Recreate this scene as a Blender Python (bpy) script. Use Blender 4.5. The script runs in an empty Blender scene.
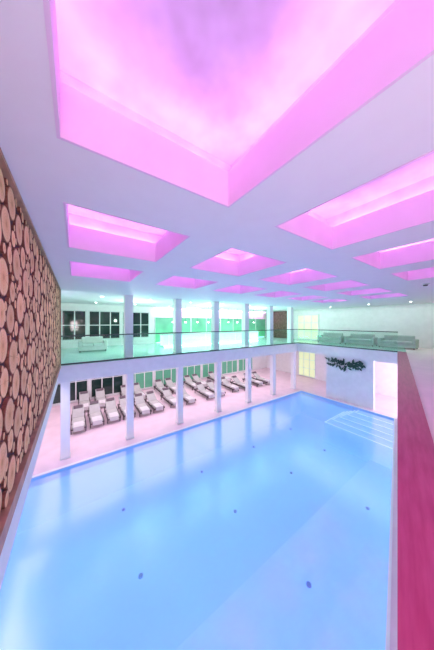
import bpy, bmesh, math, random
from mathutils import Vector, Matrix
random.seed(7)
S = bpy.context.scene
C = S.collection
try:
    S.view_settings.view_transform = 'Standard'
    S.view_settings.look = 'None'
    S.view_settings.exposure = .14
except Exception: pass

# ---------------------------------------------------------------- materials
def new_mat(name):
    m = bpy.data.materials.new(name); m.use_nodes = True
    nt = m.node_tree; b = nt.nodes['Principled BSDF']
    return m, nt, b
def mat(name, col, rough=.5, metal=0, var=.06, scale=4, emit=None, es=0, bump=0, bscale=40, spec=.5):
    m, nt, b = new_mat(name)
    N = nt.nodes; L = nt.links
    tc = N.new('ShaderNodeTexCoord'); nz = N.new('ShaderNodeTexNoise'); nz.inputs['Scale'].default_value = scale
    L.new(tc.outputs['Object'], nz.inputs['Vector'])
    r = N.new('ShaderNodeValToRGB')
    r.color_ramp.elements[0].position = .3; r.color_ramp.elements[1].position = .7
    r.color_ramp.elements[0].color = tuple(max(0, c*(1-var)) for c in col)+(1,)
    r.color_ramp.elements[1].color = tuple(min(1, c*(1+var)) for c in col)+(1,)
    L.new(nz.outputs['Fac'], r.inputs['Fac']); L.new(r.outputs['Color'], b.inputs['Base Color'])
    b.inputs['Roughness'].default_value = rough; b.inputs['Metallic'].default_value = metal
    b.inputs['Specular IOR Level'].default_value = spec
    if emit: b.inputs['Emission Color'].default_value = (*emit, 1); b.inputs['Emission Strength'].default_value = es
    if bump:
        n2 = N.new('ShaderNodeTexNoise'); n2.inputs['Scale'].default_value = bscale; L.new(tc.outputs['Object'], n2.inputs['Vector'])
        bp = N.new('ShaderNodeBump'); bp.inputs['Strength'].default_value = bump; bp.inputs['Distance'].default_value = .02
        L.new(n2.outputs['Fac'], bp.inputs['Height']); L.new(bp.outputs['Normal'], b.inputs['Normal'])
    return m
def emat(name, col, st):
    m = bpy.data.materials.new(name); m.use_nodes = True; nt = m.node_tree
    nt.nodes.clear(); e = nt.nodes.new('ShaderNodeEmission'); o = nt.nodes.new('ShaderNodeOutputMaterial')
    e.inputs[0].default_value = (*col, 1); e.inputs[1].default_value = st
    nt.links.new(e.outputs[0], o.inputs[0]); return m
def glassy(name, tint, rough, lo, hi, pw, bump=0, bs=1.2):
    # clear sheet with a mirror share that grows towards grazing angles
    m = bpy.data.materials.new(name); m.use_nodes = True; nt = m.node_tree; N = nt.nodes; L = nt.links
    N.clear(); o = N.new('ShaderNodeOutputMaterial'); mx = N.new('ShaderNodeMixShader')
    t = N.new('ShaderNodeBsdfTransparent'); t.inputs[0].default_value = (*tint, 1)
    g = N.new('ShaderNodeBsdfGlossy'); g.inputs['Roughness'].default_value = rough
    f = N.new('ShaderNodeLayerWeight'); f.inputs['Blend'].default_value = .5
    p = N.new('ShaderNodeMath'); p.operation = 'POWER'; p.inputs[1].default_value = pw; L.new(f.outputs['Facing'], p.inputs[0])
    q = N.new('ShaderNodeMath'); q.operation = 'MULTIPLY_ADD'; q.inputs[1].default_value = hi; q.inputs[2].default_value = lo; L.new(p.outputs[0], q.inputs[0])
    L.new(q.outputs[0], mx.inputs[0]); L.new(t.outputs[0], mx.inputs[1]); L.new(g.outputs[0], mx.inputs[2]); L.new(mx.outputs[0], o.inputs[0])
    if bump:
        tc = N.new('ShaderNodeTexCoord'); n = N.new('ShaderNodeTexNoise'); n.inputs['Scale'].default_value = bs
        n.inputs['Detail'].default_value = 3
        L.new(tc.outputs['Object'], n.inputs['Vector'])
        bp = N.new('ShaderNodeBump'); bp.inputs['Strength'].default_value = bump; bp.inputs['Distance'].default_value = .05
        L.new(n.outputs['Fac'], bp.inputs['Height']); L.new(bp.outputs['Normal'], g.inputs['Normal'])
    return m
M = {}
M['ceiling'] = mat('ceiling_paint', (.95,.88,.96), .7, var=.01)
M['coffer'] = mat('pink_lit_plaster', (.95,.68,.91), .6, var=.03, scale=2.5)  # pink of the LED glow painted into the lip colour
M['pan'] = mat('shaded_top_plaster', (.58,.47,.68), .6, var=.14, scale=4)  # darker violet than the lip: shade of the coffer centre put into the colour
M['wall'] = mat('wall_paint', (.92,.92,.92), .6, var=.03)
M['beige'] = mat('warm_wall_paint', (.92,.82,.76), .6, var=.03)
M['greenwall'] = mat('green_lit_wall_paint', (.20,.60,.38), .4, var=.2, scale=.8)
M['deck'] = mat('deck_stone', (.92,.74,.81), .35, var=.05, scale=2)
M['gfloor'] = mat('green_spill_stone', (.50,.80,.70), .18, var=.05, scale=2)  # green light spill put into the stone colour
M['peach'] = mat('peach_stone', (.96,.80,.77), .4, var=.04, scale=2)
M['basin'] = mat('glowing_pool_tile', (.42,.68,.88), .6, var=.05, scale=.6, emit=(.13,.39,.92), es=.48)  # tile emission stands in for underwater lighting
M['steptile'] = mat('glowing_step_tile', (.50,.72,.92), .6, var=.03, emit=(.16,.43,.93), es=.52)  # emission carries the same underwater glow as the basin
M['nosing'] = mat('glowing_step_nosing', (.80,.88,.97), .4, emit=(.45,.68,1), es=.58)  # emission puts the underwater glow on the step edges
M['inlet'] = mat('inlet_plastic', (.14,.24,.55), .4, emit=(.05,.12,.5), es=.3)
M['led'] = emat('pink_led', (1,.44,.86), 19)
M['addpink'] = emat('added_pink_led', (1,.32,.9), 24)
M['water'] = glassy('pool_water', (.84,.95,1), .19, .20, .44, 2.4, .10, .8)
M['glass'] = glassy('railing_glass', (.90,.98,.955), .02, .03, .28, 4)
M['dark_glass'] = mat('night_glass', (.012,.04,.035), .06, spec=.6)
M['deck_glass'] = mat('glowing_deck_glass', (.06,.18,.13), .06, spec=.6, emit=(.20,.62,.42), es=.32)  # emission stands in for green light reflected in the panes
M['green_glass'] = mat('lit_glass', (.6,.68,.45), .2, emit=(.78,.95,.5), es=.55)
M['frame'] = mat('window_frame', (.80,.84,.83), .4)
M['rail'] = mat('rail_metal', (.04,.05,.055), .35, .2)
M['column'] = mat('column_paint', (.98,.97,.96), .5, var=.01)
M['brown'] = mat('brown_panel', (.16,.10,.07), .5, var=.4, scale=6)
M['dark'] = mat('dark_metal', (.05,.05,.055), .4, .5)
M['leaf'] = mat('dark_green_leaf', (.03,.09,.06), .5, .1)
M['cushion'] = mat('lounger_fabric', (.50,.52,.50), .8, var=.06, bump=.2)
M['lframe'] = mat('lounger_frame', (.08,.065,.075), .5, .2)
M['towel'] = mat('towel', (.72,.73,.73), .9, bump=.4, bscale=120)
M['pillow'] = mat('pillow_fabric', (.14,.11,.13), .8)
M['sofa'] = mat('sofa_fabric', (.60,.67,.63), .8, var=.04, bump=.2)
M['greysofa'] = mat('grey_sofa_fabric', (.48,.55,.52), .8, var=.06, bump=.2)
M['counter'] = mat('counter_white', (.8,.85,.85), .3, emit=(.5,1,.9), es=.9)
M['teal_led'] = emat('teal_led', (.2,1,.80), 22)
M['green_led'] = emat('green_led', (.18,1,.48), 16)
M['spot'] = emat('downlight_glow', (.95,1,.92), 14)
M['sign'] = mat('sign_green', (.02,.45,.15), .4, emit=(.02,.8,.25), es=1)
M['signwhite'] = mat('sign_white', (.9,.9,.9), .4, emit=(1,1,1), es=1)
M['bark'] = mat('bark', (.30,.10,.065), .9, var=.35, scale=30, bump=.6)
M['backing'] = mat('dark_backing', (.08,.02,.03), .9)
M['board'] = mat('brown_board', (.50,.26,.17), .5, var=.2, scale=8)
# cut log face: rings and faint radial cracks from the UV, tone from a colour attribute
m, nt, b = new_mat('cut_wood'); N = nt.nodes; L = nt.links
uv = N.new('ShaderNodeUVMap'); ln = N.new('ShaderNodeVectorMath'); ln.operation = 'LENGTH'; L.new(uv.outputs[0], ln.inputs[0])
mu = N.new('ShaderNodeMath'); mu.operation = 'MULTIPLY'; mu.inputs[1].default_value = 40; L.new(ln.outputs['Value'], mu.inputs[0])
sn = N.new('ShaderNodeMath'); sn.operation = 'SINE'; L.new(mu.outputs[0], sn.inputs[0])
rp = N.new('ShaderNodeValToRGB'); L.new(ln.outputs['Value'], rp.inputs[0])
e = rp.color_ramp.elements; e[0].position = 0; e[0].color = (.70,.32,.15,1); e[1].position = .3; e[1].color = (.95,.53,.28,1)
x = e.new(.88); x.color = (1,.63,.37,1); x = e.new(.96); x.color = (.62,.30,.17,1)
sp = N.new('ShaderNodeSeparateXYZ'); L.new(uv.outputs[0], sp.inputs[0])
an = N.new('ShaderNodeMath'); an.operation = 'ARCTAN2'; L.new(sp.outputs[1], an.inputs[0]); L.new(sp.outputs[0], an.inputs[1])
at = N.new('ShaderNodeAttribute'); at.attribute_name = 'tone'
ad = N.new('ShaderNodeMath'); ad.operation = 'MULTIPLY_ADD'; ad.inputs[1].default_value = 61; L.new(at.outputs['Fac'], ad.inputs[0]); L.new(an.outputs[0], ad.inputs[2])
n1 = N.new('ShaderNodeTexNoise'); n1.noise_dimensions = '1D'; n1.inputs['Scale'].default_value = 1.6; n1.inputs['Detail'].default_value = 0; L.new(ad.outputs[0], n1.inputs['W'])
cr = N.new('ShaderNodeValToRGB'); L.new(n1.outputs['Fac'], cr.inputs[0])
ce_ = cr.color_ramp.elements; ce_[0].position = .49; ce_[0].color = (1,1,1,1); ce_[1].position = .51; ce_[1].color = (1,1,1,1); y_ = ce_.new(.50); y_.color = (.6,.5,.45,1)
mxc = N.new('ShaderNodeMix'); mxc.data_type = 'RGBA'; mxc.blend_type = 'MULTIPLY'; mxc.inputs[0].default_value = 1
L.new(rp.outputs[0], mxc.inputs[6]); L.new(cr.outputs[0], mxc.inputs[7])
hs = N.new('ShaderNodeHueSaturation'); L.new(mxc.outputs[2], hs.inputs['Color'])
m2 = N.new('ShaderNodeMath'); m2.operation = 'MULTIPLY_ADD'; m2.inputs[1].default_value = .05; L.new(sn.outputs[0], m2.inputs[0]); L.new(at.outputs['Fac'], m2.inputs[2])
L.new(m2.outputs[0], hs.inputs['Value']); L.new(hs.outputs[0], b.inputs['Base Color']); b.inputs['Roughness'].default_value = .8
b.inputs['Specular IOR Level'].default_value = .15
M['cut'] = m
# red wood sill
m, nt, b = new_mat('magenta_wood'); N = nt.nodes; L = nt.links
tc = N.new('ShaderNodeTexCoord'); mp = N.new('ShaderNodeMapping'); mp.inputs['Rotation'].default_value = (0,0,-math.radians(13.7))
mp2 = N.new('ShaderNodeMapping'); mp2.inputs['Scale'].default_value = (1.2, 10, 10)
nz = N.new('ShaderNodeTexNoise'); nz.inputs['Scale'].default_value = 2; nz.inputs['Detail'].default_value = 3
L.new(tc.outputs['Object'], mp.inputs[0]); L.new(mp.outputs[0], mp2.inputs[0]); L.new(mp2.outputs[0], nz.inputs['Vector'])
rp = N.new('ShaderNodeValToRGB'); L.new(nz.outputs['Fac'], rp.inputs[0])
rp.color_ramp.elements[0].position = .3; rp.color_ramp.elements[0].color = (.46,.04,.15,1)
rp.color_ramp.elements[1].position = .7; rp.color_ramp.elements[1].color = (.58,.08,.22,1)
L.new(rp.outputs[0], b.inputs['Base Color']); b.inputs['Roughness'].default_value = .35; b.inputs['Specular IOR Level'].default_value = .35
M['redwood'] = m

# ---------------------------------------------------------------- helpers
def box(bm, x0,x1,y0,y1,z0,z1, bev=0):
    r = bmesh.ops.create_cube(bm, size=1)
    vs = r['verts']
    for v in vs:
        v.co = Vector(((x0+x1)/2+v.co.x*(x1-x0), (y0+y1)/2+v.co.y*(y1-y0), (z0+z1)/2+v.co.z*(z1-z0)))
    if bev:
        es = list({e for v in vs for e in v.link_edges})
        bmesh.ops.bevel(bm, geom=es, offset=bev, segments=2, affect='EDGES', profile=.5)
def cyl(bm, c, r, h, seg=20, r2=None, rot=None):
    mt = Matrix.Translation(Vector(c)+Vector((0,0,0)))
    if rot is not None: mt = mt @ rot
    bmesh.ops.create_cone(bm, cap_ends=True, segments=seg, radius1=r, radius2=r if r2 is None else r2, depth=h, matrix=mt)
def tube(bm, p, q, r, seg=8):
    p = Vector(p); q = Vector(q); d = q-p
    cyl(bm, (p+q)/2, r, d.length, seg, rot=d.to_track_quat('Z','Y').to_matrix().to_4x4())
def poly(bm, pts, z0, z1):
    f = bm.faces.new([bm.verts.new((x,y,z0)) for x,y in pts])
    r = bmesh.ops.extrude_face_region(bm, geom=[f])
    for v in r['geom']:
        if isinstance(v, bmesh.types.BMVert): v.co.z = z1
def obj(name, bm, mt, parent=None, smooth=False):
    bmesh.ops.recalc_face_normals(bm, faces=bm.faces)
    me = bpy.data.meshes.new(name); bm.to_mesh(me); bm.free()
    for x in (mt if isinstance(mt, list) else [mt]): me.materials.append(x)
    if smooth:
        for p in me.polygons: p.use_smooth = True
    o = bpy.data.objects.new(name, me); C.objects.link(o)
    if parent: o.parent = parent
    return o
def tag(o, label, cat, group=None):
    o['label'] = label; o['category'] = cat
    if group: o['group'] = group
    return o
def thing(name, label, cat, loc=(0,0,0), rz=0, group=None):
    o = bpy.data.objects.new(name, None); C.objects.link(o); o.empty_display_size = .1
    o.location = loc; o.rotation_euler = (0,0,rz); return tag(o, label, cat, group)
def struct(name, bm, mt, parent=None):
    o = obj(name, bm, mt, parent)
    if not parent: o['kind'] = 'structure'
    return o
def B(): return bmesh.new()
def dup(root, loc, label, rz=None):
    r = root.copy(); C.objects.link(r); r.location = loc; r['label'] = label
    if rz is not None: r.rotation_euler = (0,0,rz)
    for ch in list(root.children):
        c = ch.copy(); C.objects.link(c); c.parent = r
        for g in list(ch.children):
            d = g.copy(); C.objects.link(d); d.parent = c
    return r
ORD = ['first','second','third','fourth','fifth','sixth','seventh','eighth','ninth','tenth','eleventh','twelfth','thirteenth','fourteenth','fifteenth','sixteenth','seventeenth','eighteenth','nineteenth']

# ---------------------------------------------------------------- main dimensions
ZC = 6.22; ZR = 6.98; ZG = 3.45; ZS = 2.83; YG = 9.3; YB = 15.6; XE = 14.0; XR = 17.6; XL = -1.5
ANG = math.radians(13.7); CA, SA = math.cos(ANG), math.sin(ANG)
def R(s, l): return (s*CA - l*SA, s*SA + l*CA)      # frame of the slanted right-hand side (l>0 towards the pool)
def edgeY(X, l): s = (X + l*SA)/CA; return R(s, l)[1]

# ---------------------------------------------------------------- setting
bm = B()
poly(bm, [(XL,8.8),(13.7,8.8),(13.7,edgeY(13.7,.14)),(XL,edgeY(XL,.14)),(XL,edgeY(XL,-2.6)),(XR,edgeY(XR,-2.6)),(XR,YB),(XL,YB)], -.3, 0)
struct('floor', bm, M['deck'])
bm = B()
poly(bm, [R(-4,0),(XE,edgeY(XE,0)),(XE,YG),(XL,YG),(XL,YB),(XR,YB),(XR,edgeY(XR,-2.6)),R(-4,-2.6)], ZS, ZG-.02)
struct('floor_gallery', bm, M['wall'])
bm = B()
poly(bm, [(XE+.05,edgeY(XE+.05,-.35)),(XE+.05,YG+.05),(XL,YG+.05),(XL,YB),(XR,YB),(XR,edgeY(XR,-.35))], ZG-.02, ZG)
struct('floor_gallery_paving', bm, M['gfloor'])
bm = B()
poly(bm, [R(-4,-.35),(XR,edgeY(XR,-.35)),(XR,edgeY(XR,-2.6)),R(-4,-2.6)], ZG-.02, ZG)
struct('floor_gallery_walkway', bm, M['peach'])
# pool basin
PX = [(XL,8.8),(13.7,8.8),(13.7,edgeY(13.7,.14)),(XL,edgeY(XL,.14))]
bm = B()
top = [bm.verts.new((x,y,-.02)) for x,y in PX]; bot = [bm.verts.new((x,y,-1.6)) for x,y in PX]
for i in range(4): bm.faces.new([top[i],top[(i+1)%4],bot[(i+1)%4],bot[i]])
bm.faces.new(bot)
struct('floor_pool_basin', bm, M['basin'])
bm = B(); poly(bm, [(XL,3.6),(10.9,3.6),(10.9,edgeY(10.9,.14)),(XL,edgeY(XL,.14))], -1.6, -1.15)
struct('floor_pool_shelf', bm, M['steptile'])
bm = B(); bm.faces.new([bm.verts.new((x,y,-.05)) for x,y in PX])
w = obj('pool_water', bm, M['water']); w['kind'] = 'stuff'; tag(w, 'calm blue pool water with pink reflections filling the basin', 'water')
# coping
bm = B(); box(bm, XL, 13.7, 8.8, 8.9, 0, .015); box(bm, 13.7, 13.8, edgeY(13.7,.1), 8.9, 0, .015)
struct('trim_1', bm, M['column'])
bm = B(); poly(bm, [R(-1.5,.09),R(14.1,.09),R(14.1,.14),R(-1.5,.14)], 0, .02)
struct('trim_2', bm, M['column'])
# steps wrapping the far corner of the pool, L shaped, deepest first
for i in range(5):
    t = thing('pool_step', f'pale edged underwater step in the pool corner, {ORD[i]} from the deepest', 'pool step', (0,0,0), 0, 'corner steps of the pool')
    x0 = 11.35+i*.44; y1 = 5.9-i*.2; z1 = -.48+i*.095; xe = x0+.435; yi = y1-.195; W = 13.68
    if i < 4: pts = [(x0,edgeY(x0,.16)),(xe,edgeY(xe,.16)),(xe,yi),(W,yi),(W,y1),(x0,y1)]
    else: pts = [(x0,edgeY(x0,.16)),(W,edgeY(W,.16)),(W,y1),(x0,y1)]
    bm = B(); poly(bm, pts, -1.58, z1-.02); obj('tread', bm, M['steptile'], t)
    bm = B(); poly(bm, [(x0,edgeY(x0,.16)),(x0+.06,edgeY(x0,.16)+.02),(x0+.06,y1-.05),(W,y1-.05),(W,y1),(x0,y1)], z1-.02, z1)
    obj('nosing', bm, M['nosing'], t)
for yy, xs in ((2.7,(1.2,4.5,7.95)),(5.5,(1.4,4.6,7.8,10.6)),(7.8,(1.4,4.6,7.8,11.0))):
    for j, xx in enumerate(xs):
        zz = -1.15 if yy < 3.6 else -1.6
        bm = B(); cyl(bm, (0,0,.012), .055, .024, 20); cyl(bm, (0,0,.03), .035, .02, 16)
        o = obj('floor_inlet', bm, M['inlet']); o.location = (xx, yy, zz)
        tag(o, f"dark round floor inlet under water, {ORD[j]} from the log wall, {['near','middle','far'][(2.7,5.5,7.8).index(yy)]} row", 'inlet', 'round inlets on the pool floor')

# ceiling with openings
CW = 1.43
cols = [-.1, 2.07, 4.22, 6.4, 8.6, 10.8]; rows = [(-.54, 1.70), (2.57, 4.05), (4.94, 6.42)]
holes = [(c, r) for c in cols for r in rows if not (r == rows[0] and c > 8)]
xs = sorted([-3, 18.2]+[v for c in cols for v in (c, c+CW)]); ys = sorted([-5, 16.2]+[v for r in rows for v in r])
bm = B()
vg = {}
def V(x,y):
    if (x,y) not in vg: vg[(x,y)] = bm.verts.new((x,y,ZC))
    return vg[(x,y)]
for i in range(len(xs)-1):
    for j in range(len(ys)-1):
        if any(abs(xs[i]-c) < .01 and abs(ys[j]-r[0]) < .01 for c, r in holes): continue
        bm.faces.new([V(xs[i],ys[j]),V(xs[i],ys[j+1]),V(xs[i+1],ys[j+1]),V(xs[i+1],ys[j])])
struct('ceiling', bm, M['ceiling'])
# coffers
def make_coffer(label, CL):
    t = thing('light_coffer', label, 'ceiling light', (0,0,0), 0, 'pink lit ceiling coffers')
    a, b2 = CW/2, CL/2; h1, h2, e = .36, .62, .17
    bm = B()
    for (x0,x1,y0,y1) in ((-a,-a+.02,-b2,b2),(a-.02,a,-b2,b2),(-a+.02,a-.02,-b2,-b2+.02),(-a+.02,a-.02,b2-.02,b2)):
        box(bm, x0,x1,y0,y1, -.005, h1)
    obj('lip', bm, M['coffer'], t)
    bm = B()
    lo = [bm.verts.new((x,y,h1-.03)) for x,y in ((-a,-b2),(a,-b2),(a,b2),(-a,b2))]
    le = [bm.verts.new((x,y,h1-.03)) for x,y in ((-a-e,-b2-e),(a+e,-b2-e),(a+e,b2+e),(-a-e,b2+e))]
    up = [bm.verts.new((v.co.x, v.co.y, h2)) for v in le]
    for i in range(4):
        j = (i+1)%4
        bm.faces.new([lo[i],lo[j],le[j],le[i]]); bm.faces.new([le[i],le[j],up[j],up[i]])
    bm.faces.new(up)
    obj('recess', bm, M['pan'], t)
    bm = B(); z = h1+.01; q = .06
    for (x0,x1,y0,y1) in ((-a-q-.03,-a-q,-b2,b2),(a+q,a+q+.03,-b2,b2),(-a,a,-b2-q-.03,-b2-q),(-a,a,b2+q,b2+q+.03)):
        box(bm, x0,x1,y0,y1, z-.02, z)
    obj('light_strip', bm, M['led'], t)
    return t
src = {}
for c, r in holes:
    lb = f'pink lit square ceiling coffer, {ORD[cols.index(c)]} from the log wall, {["nearest","middle","farthest"][rows.index(r)]} row'
    loc = (c+CW/2, (r[0]+r[1])/2, ZC); key = round(r[1]-r[0], 2)
    if key not in src: src[key] = make_coffer(lb, key); src[key].location = loc
    else: dup(src[key], loc, lb)

# walls
bm = B(); box(bm, -.8,-.5, -4, YG, ZS, ZR); struct('wall_left', bm, M['wall'])
bm = B(); box(bm, XL-.2, XL, -1, YB, 0, ZS); box(bm, XL-.2, XL, YG, YB, ZG, ZR); struct('wall_left_far', bm, M['wall'])
bm = B(); poly(bm, [R(-1.5,-.02),R(14.2,-.02),R(14.2,-.2),R(-1.5,-.2)], 0, ZS); struct('wall_right_lower', bm, M['wall'])
bm = B(); poly(bm, [R(-4,-2.6),(XR,edgeY(XR,-2.6)),(XR,edgeY(XR,-2.8)),R(-4,-2.8)], ZG, ZR); struct('wall_right', bm, M['beige'])
bm = B(); box(bm, XR, XR+.2, 1.3, YB+.2, 0, ZS); box(bm, XR, XR+.2, 1.3, YB+.2, ZG, ZR); struct('wall_end', bm, M['wall'])
bm = B(); box(bm, XL, XR, YB, YB+.2, 0, ZS); box(bm, XL, XR, YB, YB+.2, ZG, ZR); struct('wall_back', bm, M['wall'])
bm = B(); box(bm, 14.1, 14.3, 4.5, 7.2, 0, ZS); struct('wall_pool_end', bm, M['wall'])
bm = B(); box(bm, XR-.06, XR, 12.2, YB, ZG, ZC); struct('wall_end_brown', bm, M['brown'])

# windows
wn = 0
def window(x0, x1, z0, z1, nv, pane=M['dark_glass'], along='x', pos=YB, nh=0, fw=.07):
    global wn; wn += 1
    def bx(bm, a0,a1,d0,d1,c0,c1):
        if along == 'x': box(bm, a0,a1, pos-d1,pos-d0, c0,c1)
        else: box(bm, pos-d1,pos-d0, a0,a1, c0,c1)
    bm = B()
    bx(bm, x0,x1,.0,.07,z0,z0+fw); bx(bm, x0,x1,.0,.07,z1-fw,z1); bx(bm, x0,x0+fw,.0,.07,z0+fw,z1-fw); bx(bm, x1-fw,x1,.0,.07,z0+fw,z1-fw)
    for i in range(1, nv):
        xm = x0+(x1-x0)*i/nv; bx(bm, xm-.03,xm+.03,.0,.06,z0+fw,z1-fw)
    for i in range(1, nh+1):
        zm = z0+(z1-z0)*i/(nh+1); bx(bm, x0+fw,x1-fw,.0,.05,zm-.025,zm+.025)
    w = struct(f'window_{wn}', bm, M['frame'])
    bm = B(); bx(bm, x0+.05,x1-.05,.0,.03,z0+.05,z1-.05); obj('pane', bm, pane, w)
for i in range(3): window(-1.3+i*2.0, .6+i*2.0, ZG+.45, ZC-.4, 3, nh=1)
for i in range(8): window(-1.3+i*2.1, .7+i*2.1, .1, 2.55, 3, M['dark_glass'] if i < 2 else M['deck_glass'], nh=1)
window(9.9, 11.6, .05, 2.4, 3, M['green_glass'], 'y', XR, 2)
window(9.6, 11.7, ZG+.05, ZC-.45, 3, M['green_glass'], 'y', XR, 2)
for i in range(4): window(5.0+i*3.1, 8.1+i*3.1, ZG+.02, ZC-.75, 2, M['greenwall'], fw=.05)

# magenta timber sill on the edge of the right-hand gallery
bm = B(); poly(bm, [R(-4,.0),(XE,edgeY(XE,0)),(XE+.02,edgeY(XE+.02,-.34)),R(-4,-.34)], ZG-.02, ZG+.05)
o = struct('trim_3', bm, M['redwood'])

# ---------------------------------------------------------------- columns
CX = [-.3, 1.95, 4.3, 6.65, 9.0, 11.35, 13.7]
def make_column(name, label, h, grp, w=.14):
    t = thing(name, label, 'column', (0,0,0), 0, grp)
    bm = B(); box(bm, -w,w,-w,w, .0, h, .012); obj('shaft', bm, M['column'], t)
    bm = B(); box(bm, -w-.02,w+.02,-w-.02,w+.02, .0, .06, .01); obj('base', bm, M['frame'], t)
    return t
c0 = None
for i, x in enumerate(CX):
    lb = f'slim white column on the pool deck, {ORD[i]} from the log wall'
    if c0 is None: c0 = make_column('deck_column', lb, ZS, 'white columns on the pool deck'); c0.location = (x, YG+.18, 0)
    else: dup(c0, (x, YG+.18, 0), lb)
c0 = None
for i, x in enumerate(CX[1:]):
    lb = f'white column behind the gallery glass railing, {ORD[i]} from the log wall'
    if c0 is None: c0 = make_column('gallery_column', lb, ZC-ZG, 'white columns on the gallery', .17); c0.location = (x, YG+.45, ZG)
    else: dup(c0, (x, YG+.45, ZG), lb)

# ---------------------------------------------------------------- glass railings
def railing(name, label, p, q, n):
    p = Vector(p); q = Vector(q); d = q-p; Ln = d.length
    t = thing(name, label, 'railing', (p.x,p.y,ZG), math.atan2(d.y, d.x))
    for i in range(n):
        bm = B(); box(bm, Ln*i/n+.015, Ln*(i+1)/n-.015, -.008, .008, .03, 1.05); obj('glass_panel', bm, M['glass'], t)
    bm = B(); box(bm, 0, Ln, -.03, .03, 1.045, 1.09, .008); obj('handrail', bm, M['rail'], t)
    bm = B(); box(bm, 0, Ln, -.03, .03, 0, .05); obj('base_channel', bm, M['rail'], t)
railing('glass_railing', 'long clear glass railing with thin dark handrail in front of the white columns', (-.45, YG+.08), (XE+.08, YG+.08), 7)
railing('glass_railing', 'shorter clear glass railing in front of the grey sofas at the pool end', (XE+.08, YG+.03), (XE+.08, edgeY(XE,0)+.0), 3)

# ---------------------------------------------------------------- log panel
pan = thing('log_panel', 'tall wall panel of stacked round log ends in a brown board frame', 'wall panel', (-.5, 0, 0))
Y0, Y1, Z0, Z1 = .9, 9.25, 3.52, 6.18
bm = B(); box(bm, 0, .02, Y0, Y1, Z0, Z1); obj('backing', bm, M['backing'], pan)
bm = B(); box(bm, 0, .075, Y0, Y1, Z0-.13, Z0); box(bm, 0, .075, Y0, Y1, Z1, Z1+.035); box(bm, 0, .075, Y1, Y1+.04, Z0-.13, Z1+.035); box(bm, 0, .075, Y0-.04, Y0, Z0-.13, Z1+.035)
obj('frame', bm, M['board'], pan)
grid = {}; circ = []
def room_at(y, z, cap):
    best = min(cap, y-Y0, Y1-y, z-Z0, Z1-z)
    gi, gj = int(y/.2), int(z/.2)
    for a in range(gi-2, gi+3):
        for b_ in range(gj-2, gj+3):
            for (cy, cz, cr) in grid.get((a,b_), ()):
                d = math.hypot(cy-y, cz-z)-cr-.003
                if d < best:
                    best = d
                    if best < .02: return best
    return best
for cap, thr, n in ((.165,.14,1200),(.15,.115,4000),(.13,.095,7000),(.10,.075,8000),(.075,.055,10000),(.05,.04,14000),(.035,.026,16000)):
    for _ in range(n):
        y = random.uniform(Y0+thr, Y1-thr); z = random.uniform(Z0+thr, Z1-thr)
        r_ = room_at(y, z, cap*random.uniform(.85,1))
        if r_ >= thr: grid.setdefault((int(y/.2), int(z/.2)), []).append((y,z,r_)); circ.append((y,z,r_))
def log_slice(bm, cy, cz, r, uvl, cl):
    n = 24; ph = random.random()*6.28; el = random.uniform(0,.015); h = random.uniform(.034,.048); tone = random.uniform(.82,1.08)
    pr = [r*(1+el*math.cos(2*(2*math.pi*i/n)+ph)) for i in range(n)]
    pt = [(cy+pr[i]*math.cos(2*math.pi*i/n), cz+pr[i]*math.sin(2*math.pi*i/n)) for i in range(n)]
    bk = [bm.verts.new((.02,y,z)) for y,z in pt]; fr = [bm.verts.new((h-.004,y,z)) for y,z in pt]
    fi = [bm.verts.new((h, cy+(y-cy)*.96, cz+(z-cz)*.96)) for y,z in pt]; ce = bm.verts.new((h+.002,cy,cz))
    for i in range(n):
        j = (i+1)%n
        f = bm.faces.new([bk[i],bk[j],fr[j],fr[i]]); f.material_index = 1
        f2 = bm.faces.new([fr[i],fr[j],fi[j],fi[i]]); f2.material_index = 1
        f3 = bm.faces.new([fi[i],fi[j],ce]); f3.material_index = 0
        for f_ in (f, f2, f3):
            for lp in f_.loops:
                lp[uvl].uv = ((lp.vert.co.y-cy)/r, (lp.vert.co.z-cz)/r); lp[cl] = (tone,tone,tone,1)
def score(c): return c[2]/math.hypot(c[0]+.3, c[1]-5, .5) if c[0] > 2.0 else 0
circ.sort(key=score, reverse=True)
print('log slices', len(circ))
def slices(name, lst):
    bm = B(); uvl = bm.loops.layers.uv.new('UVMap'); cl = bm.loops.layers.float_color.new('tone')
    for c in lst: log_slice(bm, *c, uvl, cl)
    return obj(name, bm, [M['cut'], M['bark']], pan)
for c in circ[:100]: slices('log_slice', [c])
o = slices('log_slices', circ[100:]); o['kind'] = 'stuff'

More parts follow.
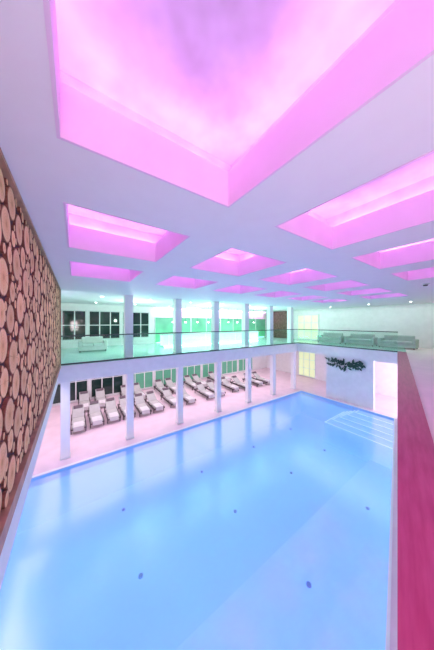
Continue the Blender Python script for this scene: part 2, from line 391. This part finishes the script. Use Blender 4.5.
# ---------------------------------------------------------------- sun loungers
def make_lounger(label):
    t = thing('sun_lounger', label, 'sun lounger', (0,0,0), 0, 'sun loungers along the windows')
    bm = B()   # foot at y=0, head towards +y
    for x in (-.30,.27): box(bm, x,x+.03, 0,1.85,.18,.27)
    for y in (0,.65,1.25,1.82): box(bm, -.27,.27,y,y+.03,.21,.25)
    obj('frame', bm, M['lframe'], t)
    for x in (-.30,.26):
        for y in (.12,1.7):
            bm = B(); box(bm, x,x+.04,y,y+.04,0,.18); obj('leg', bm, M['lframe'], t)
    bm = B(); box(bm, -.25,.25,.02,1.15,.26,.33,.03); obj('seat_cushion', bm, M['cushion'], t, True)
    rot = Matrix.Rotation(math.radians(30),3,'X')
    bm = B(); box(bm, -.25,.25,0,.76,0,.07,.03)
    bmesh.ops.rotate(bm, verts=bm.verts, cent=(0,0,0), matrix=rot); bmesh.ops.translate(bm, verts=bm.verts, vec=(0,1.17,.27))
    bk = obj('backrest', bm, M['cushion'], t, True)
    bm = B(); box(bm, -.20,.20,.55,.74,.06,.11,.02)
    bmesh.ops.rotate(bm, verts=bm.verts, cent=(0,0,0), matrix=rot); bmesh.ops.translate(bm, verts=bm.verts, vec=(0,1.17,.27))
    obj('pillow', bm, M['pillow'], bk, True)
    for x in (-.25,.23):
        bm = B(); tube(bm, (x,1.58,.24), (x,1.62,.50), .012); obj('back_support', bm, M['lframe'], t)
    bm = B(); box(bm, -.20,.20,-.012,.55,.33,.345,.005); box(bm, -.20,.20,-.02,-.004,.14,.34,.003); obj('towel', bm, M['towel'], t)
    return t
BAY = (-.3,1.95,4.3,6.65,9.0,11.35)
LX = [b_+o_ for b_ in BAY for o_ in ((.40,1.15,1.90) if b_ < 3 else (.62,1.55))]
LB = [b_+o_ for b_ in BAY[:5] for o_ in (.8,1.6)]
l0 = None
for row, yy, lst in (('front', 11.2, LX), ('back', 13.5, LB)):
    for i, x in enumerate(lst):
        lb = f'pale sun lounger with raised back and dark pillow, {ORD[i]} from the log wall, {row} row'
        loc = (x+random.uniform(-.03,.03), yy+random.uniform(-.14,.14), 0); rz = random.uniform(-.02,.02)
        if l0 is None: l0 = make_lounger(lb); l0.location = loc
        else: dup(l0, loc, lb, rz)

# ---------------------------------------------------------------- sofas on the gallery
def make_sofa(label, w, grp, fm):
    t = thing('sofa', label, 'sofa', (0,0,0), 0, grp)
    bm = B(); box(bm, -w/2,w/2,-.4,.4,.08,.28,.03); obj('base', bm, fm, t)
    for sx in (-1,1):
        bm = B(); box(bm, min(sx*(w/2-.16),sx*w/2),max(sx*(w/2-.16),sx*w/2),-.4,.4,.28,.58,.04); obj('armrest', bm, fm, t)
        bm = B(); x0, x1 = (0.01, w/2-.17) if sx > 0 else (-w/2+.17, -.01)
        box(bm, x0,x1,-.4,.22,.28,.44,.04); obj('seat_cushion', bm, fm, t)
    bm = B(); box(bm, -w/2+.16,w/2-.16,.23,.4,.28,.78,.05); obj('backrest', bm, fm, t)
    for sx in (-1,1):
        for sy in (-.34,.34):
            bm = B(); cyl(bm, (sx*(w/2-.08), sy, .04), .025, .08, 10); obj('leg', bm, M['dark'], t)
    return t
so = make_sofa('small white two seat sofa on the gallery beside the log wall end', 1.35, None, M['sofa']); so.location = (.8, 13.2, ZG)
sb = make_sofa('grey two seat sofa at the pool end of the gallery, farthest from the magenta sill', 1.8, 'grey sofas at the pool end', M['greysofa']); sb.location = (16.4,8.0,ZG); sb.rotation_euler = (0,0,-math.pi/2)
for i, y in enumerate((6.0, 4.0)):
    dup(sb, (16.4,y,ZG), f'grey two seat sofa at the pool end of the gallery, {["midway to","nearest to"][i]} the magenta sill')
# bar counter in front of the green wall
t = thing('bar_counter', 'long white counter glowing turquoise in front of the green lit wall', 'counter', (8.9, 12.9, ZG))
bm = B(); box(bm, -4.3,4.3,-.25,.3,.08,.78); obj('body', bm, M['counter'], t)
bm = B(); box(bm, -4.4,4.4,-.35,.35,.78,.83,.01); obj('counter_top', bm, M['sofa'], t)
bm = B(); box(bm, -4.25,4.25,-.3,-.26,.02,.06); obj('light_strip', bm, M['teal_led'], t)
bm = B(); box(bm, -4.2,4.2,-.2,.25,0,.08); obj('plinth', bm, M['dark'], t)
# small pendant lamps over the counter
p0 = None
for i in range(9):
    lb = f'tiny glowing pendant lamp over the turquoise counter, {ORD[i]} from the left'
    if p0 is None:
        p0 = thing('pendant_lamp', lb, 'pendant lamp', (5.4+i*.95, 13.0, ZC), 0, 'pendant lamps over the counter')
        bm = B(); tube(bm, (0,0,0), (0,0,-1.08), .006); obj('cord', bm, M['dark'], p0)
        bm = B(); cyl(bm, (0,0,-1.10), .06, .07, 16, .03); obj('lamp_shade', bm, M['rail'], p0)
        bm = B(); bmesh.ops.create_uvsphere(bm, u_segments=12, v_segments=8, radius=.045, matrix=Matrix.Translation((0,0,-1.15))); obj('bulb', bm, M['spot'], p0, True)
    else: dup(p0, (5.4+i*.95, 13.0, ZC), lb)
# wall washers along the green wall
for i in range(5):
    x = 5.0+i*2.4
    t = thing('wall_washer', f'long green light bar at the foot of the back wall, {ORD[i]} from the left', 'light', (x, YB-.4, ZG), 0, 'green light bars')
    bm = B(); box(bm, 0,2.1,-.06,.06,0,.06); obj('housing', bm, M['frame'], t)
    bm = B(); box(bm, .03,2.07,-.04,.04,.06,.075); obj('lamp', bm, M['green_led'], t)
# added pink light bar that tints the wall above the green glazing
t = thing('added_pink_bar', 'added long thin pink light bar under the ceiling above the green glazing', 'light', (5.0, YB-.3, ZC-.12))
bm = B(); box(bm, 0,12,-.06,.06,.03,.12); obj('housing', bm, M['frame'], t)
bm = B(); box(bm, .03,11.97,-.04,.04,.0,.03); obj('lamp', bm, M['addpink'], t)
# downlights in the gallery ceiling
d0 = None; k = 0
for y in (10.6, 13.9):
    for j, x in enumerate((1.0,3.2,5.5,7.8,10.2,12.5,15.0)):
        lb = f'small round ceiling downlight over the gallery, {ORD[j]} from the log wall, {["front","back"][y>12]} row'
        if d0 is None:
            d0 = thing('downlight', lb, 'ceiling light', (x,y,ZC), 0, 'gallery downlights')
            bm = B(); cyl(bm, (0,0,-.01), .085, .02, 24); obj('trim_ring', bm, M['frame'], d0)
            bm = B(); cyl(bm, (0,0,-.024), .055, .01, 20); obj('lamp', bm, M['spot'], d0)
        else: dup(d0, (x,y,ZC), lb)
for j, (x, y) in enumerate(((15.5,7.6),(15.5,5.2),(15.5,3.2))):
    dup(d0, (x,y,ZC), f'small round ceiling downlight over the grey sofas, {ORD[j]} from the lit window')
t = thing('ceiling_sensor', 'small grey round sensor on the ceiling near the right wall', 'sensor', (8.9, 1.5, ZC))
bm = B(); cyl(bm, (0,0,-.02), .1, .04, 24, .08); obj('base', bm, M['frame'], t)
bm = B(); cyl(bm, (0,0,-.055), .05, .035, 20, .06); obj('dome', bm, M['dark'], t)
t = thing('exit_sign', 'small green exit sign with white arrow on the brown gallery wall', 'sign', (XR-.1, 12.6, 5.45))
bm = B(); box(bm, -.03,.03,-.2,.2,-.1,.1,.005); obj('housing', bm, M['sign'], t)
bm = B(); box(bm, -.036,-.031,-.02,.14,-.015,.015)
bm.faces.new([bm.verts.new((-.036,-.02,.05)),bm.verts.new((-.036,-.1,0)),bm.verts.new((-.036,-.02,-.05))]); obj('arrow', bm, M['signwhite'], t)

# dark leaf sculpture on the white pool-end wall
t = thing('wall_sculpture', 'dark green leafy branch sculpture on the white wall at the pool end', 'wall sculpture', (14.06, 5.95, 2.50))
path = [(-.02, -.92+i*.155, .07*math.sin(i*.8+.5)-.04) for i in range(13)]
bm = B()
for a, b_ in zip(path, path[1:]): tube(bm, a, b_, .018)
obj('branch', bm, M['leaf'], t)
for i, p in enumerate(path*7):
    a = random.uniform(0, 6.28); Ln = random.uniform(.18,.34)
    p0_ = Vector(p)+Vector((0, random.uniform(-.10,.10), random.uniform(-.24,.18)))
    if p0_.z+Ln*math.sin(a) > .31: a = -a
    d = Vector((0, math.cos(a), math.sin(a))); nrm = Vector((0, -d.z, d.y))
    bm = B(); vs = []; wd = random.uniform(.035,.06)
    for tt, ww in ((0,.0),(.3,wd),(.6,wd*1.1),(1,0)):
        vs.append((p0_+d*Ln*tt, ww))
    out = [v+nrm*w_ for v, w_ in vs]+[v-nrm*w_ for v, w_ in vs[1:3]][::-1]
    f = bm.faces.new([bm.verts.new(v+Vector((-.01-.01*(i%4),0,0))) for v in out])
    r = bmesh.ops.extrude_face_region(bm, geom=[f])
    for v in r['geom']:
        if isinstance(v, bmesh.types.BMVert): v.co.x -= .008
    obj('leaf', bm, M['leaf'], t)

# ---------------------------------------------------------------- lights
def light(kind, name, loc, energy, col, size=.1, rot=(0,0,0), sy=None):
    l = bpy.data.lights.new(name, kind); l.energy = energy; l.color = col
    if kind == 'AREA':
        l.size = size
        if sy: l.shape = 'RECTANGLE'; l.size_y = sy
    else: l.shadow_soft_size = size
    o = bpy.data.objects.new(name, l); C.objects.link(o); o.location = loc; o.rotation_euler = rot; return o
for x in (.6, 4.6, 8.6, 12.6): light('AREA', 'deck_light', (x, 12.6, ZS-.02), 84, (1,.78,.90), 3.9, sy=5.4)
light('AREA', 'deck_light', (16.0, 6, ZS-.02), 4, (.6,.72,1), 2.4, sy=5)
for x in (2.8, 7.8, 12.5): light('POINT', 'gallery_light', (x, 12.0, 5.2), 100, (.66,1,.82), .05)
light('AREA', 'sofa_light', (15.9, 6.6, ZC-.04), 66, (.80,1,.90), 3.0, sy=9)
# added unseen fill lamps behind the camera, brightening the ceiling and log wall
for s in (-3.2, -.6):
    x, y = R(s, -2.45)
    o = light('AREA', 'unseen_fill', (x, y, 4.6), 150, (1,.84,.88), 2.2, sy=1.2)
    d = Vector((R(0,1)[0]+.55, R(0,1)[1], .05)); o.rotation_euler = d.to_track_quat('-Z','Y').to_euler()
w = bpy.data.worlds.new('World'); S.world = w; w.use_nodes = True
w.node_tree.nodes['Background'].inputs[0].default_value = (.90,.76,1,1); w.node_tree.nodes['Background'].inputs[1].default_value = 4.3

# ---------------------------------------------------------------- camera
cam = bpy.data.cameras.new('Camera'); co = bpy.data.objects.new('Camera', cam); C.objects.link(co)
cam.sensor_fit = 'VERTICAL'; cam.sensor_height = 36; cam.lens = 36*204/650; cam.clip_start = .02; cam.shift_y = -2/650
co.location = (0,0,5); co.rotation_euler = (math.pi/2, 0, -math.radians(34.8))
S.camera = co
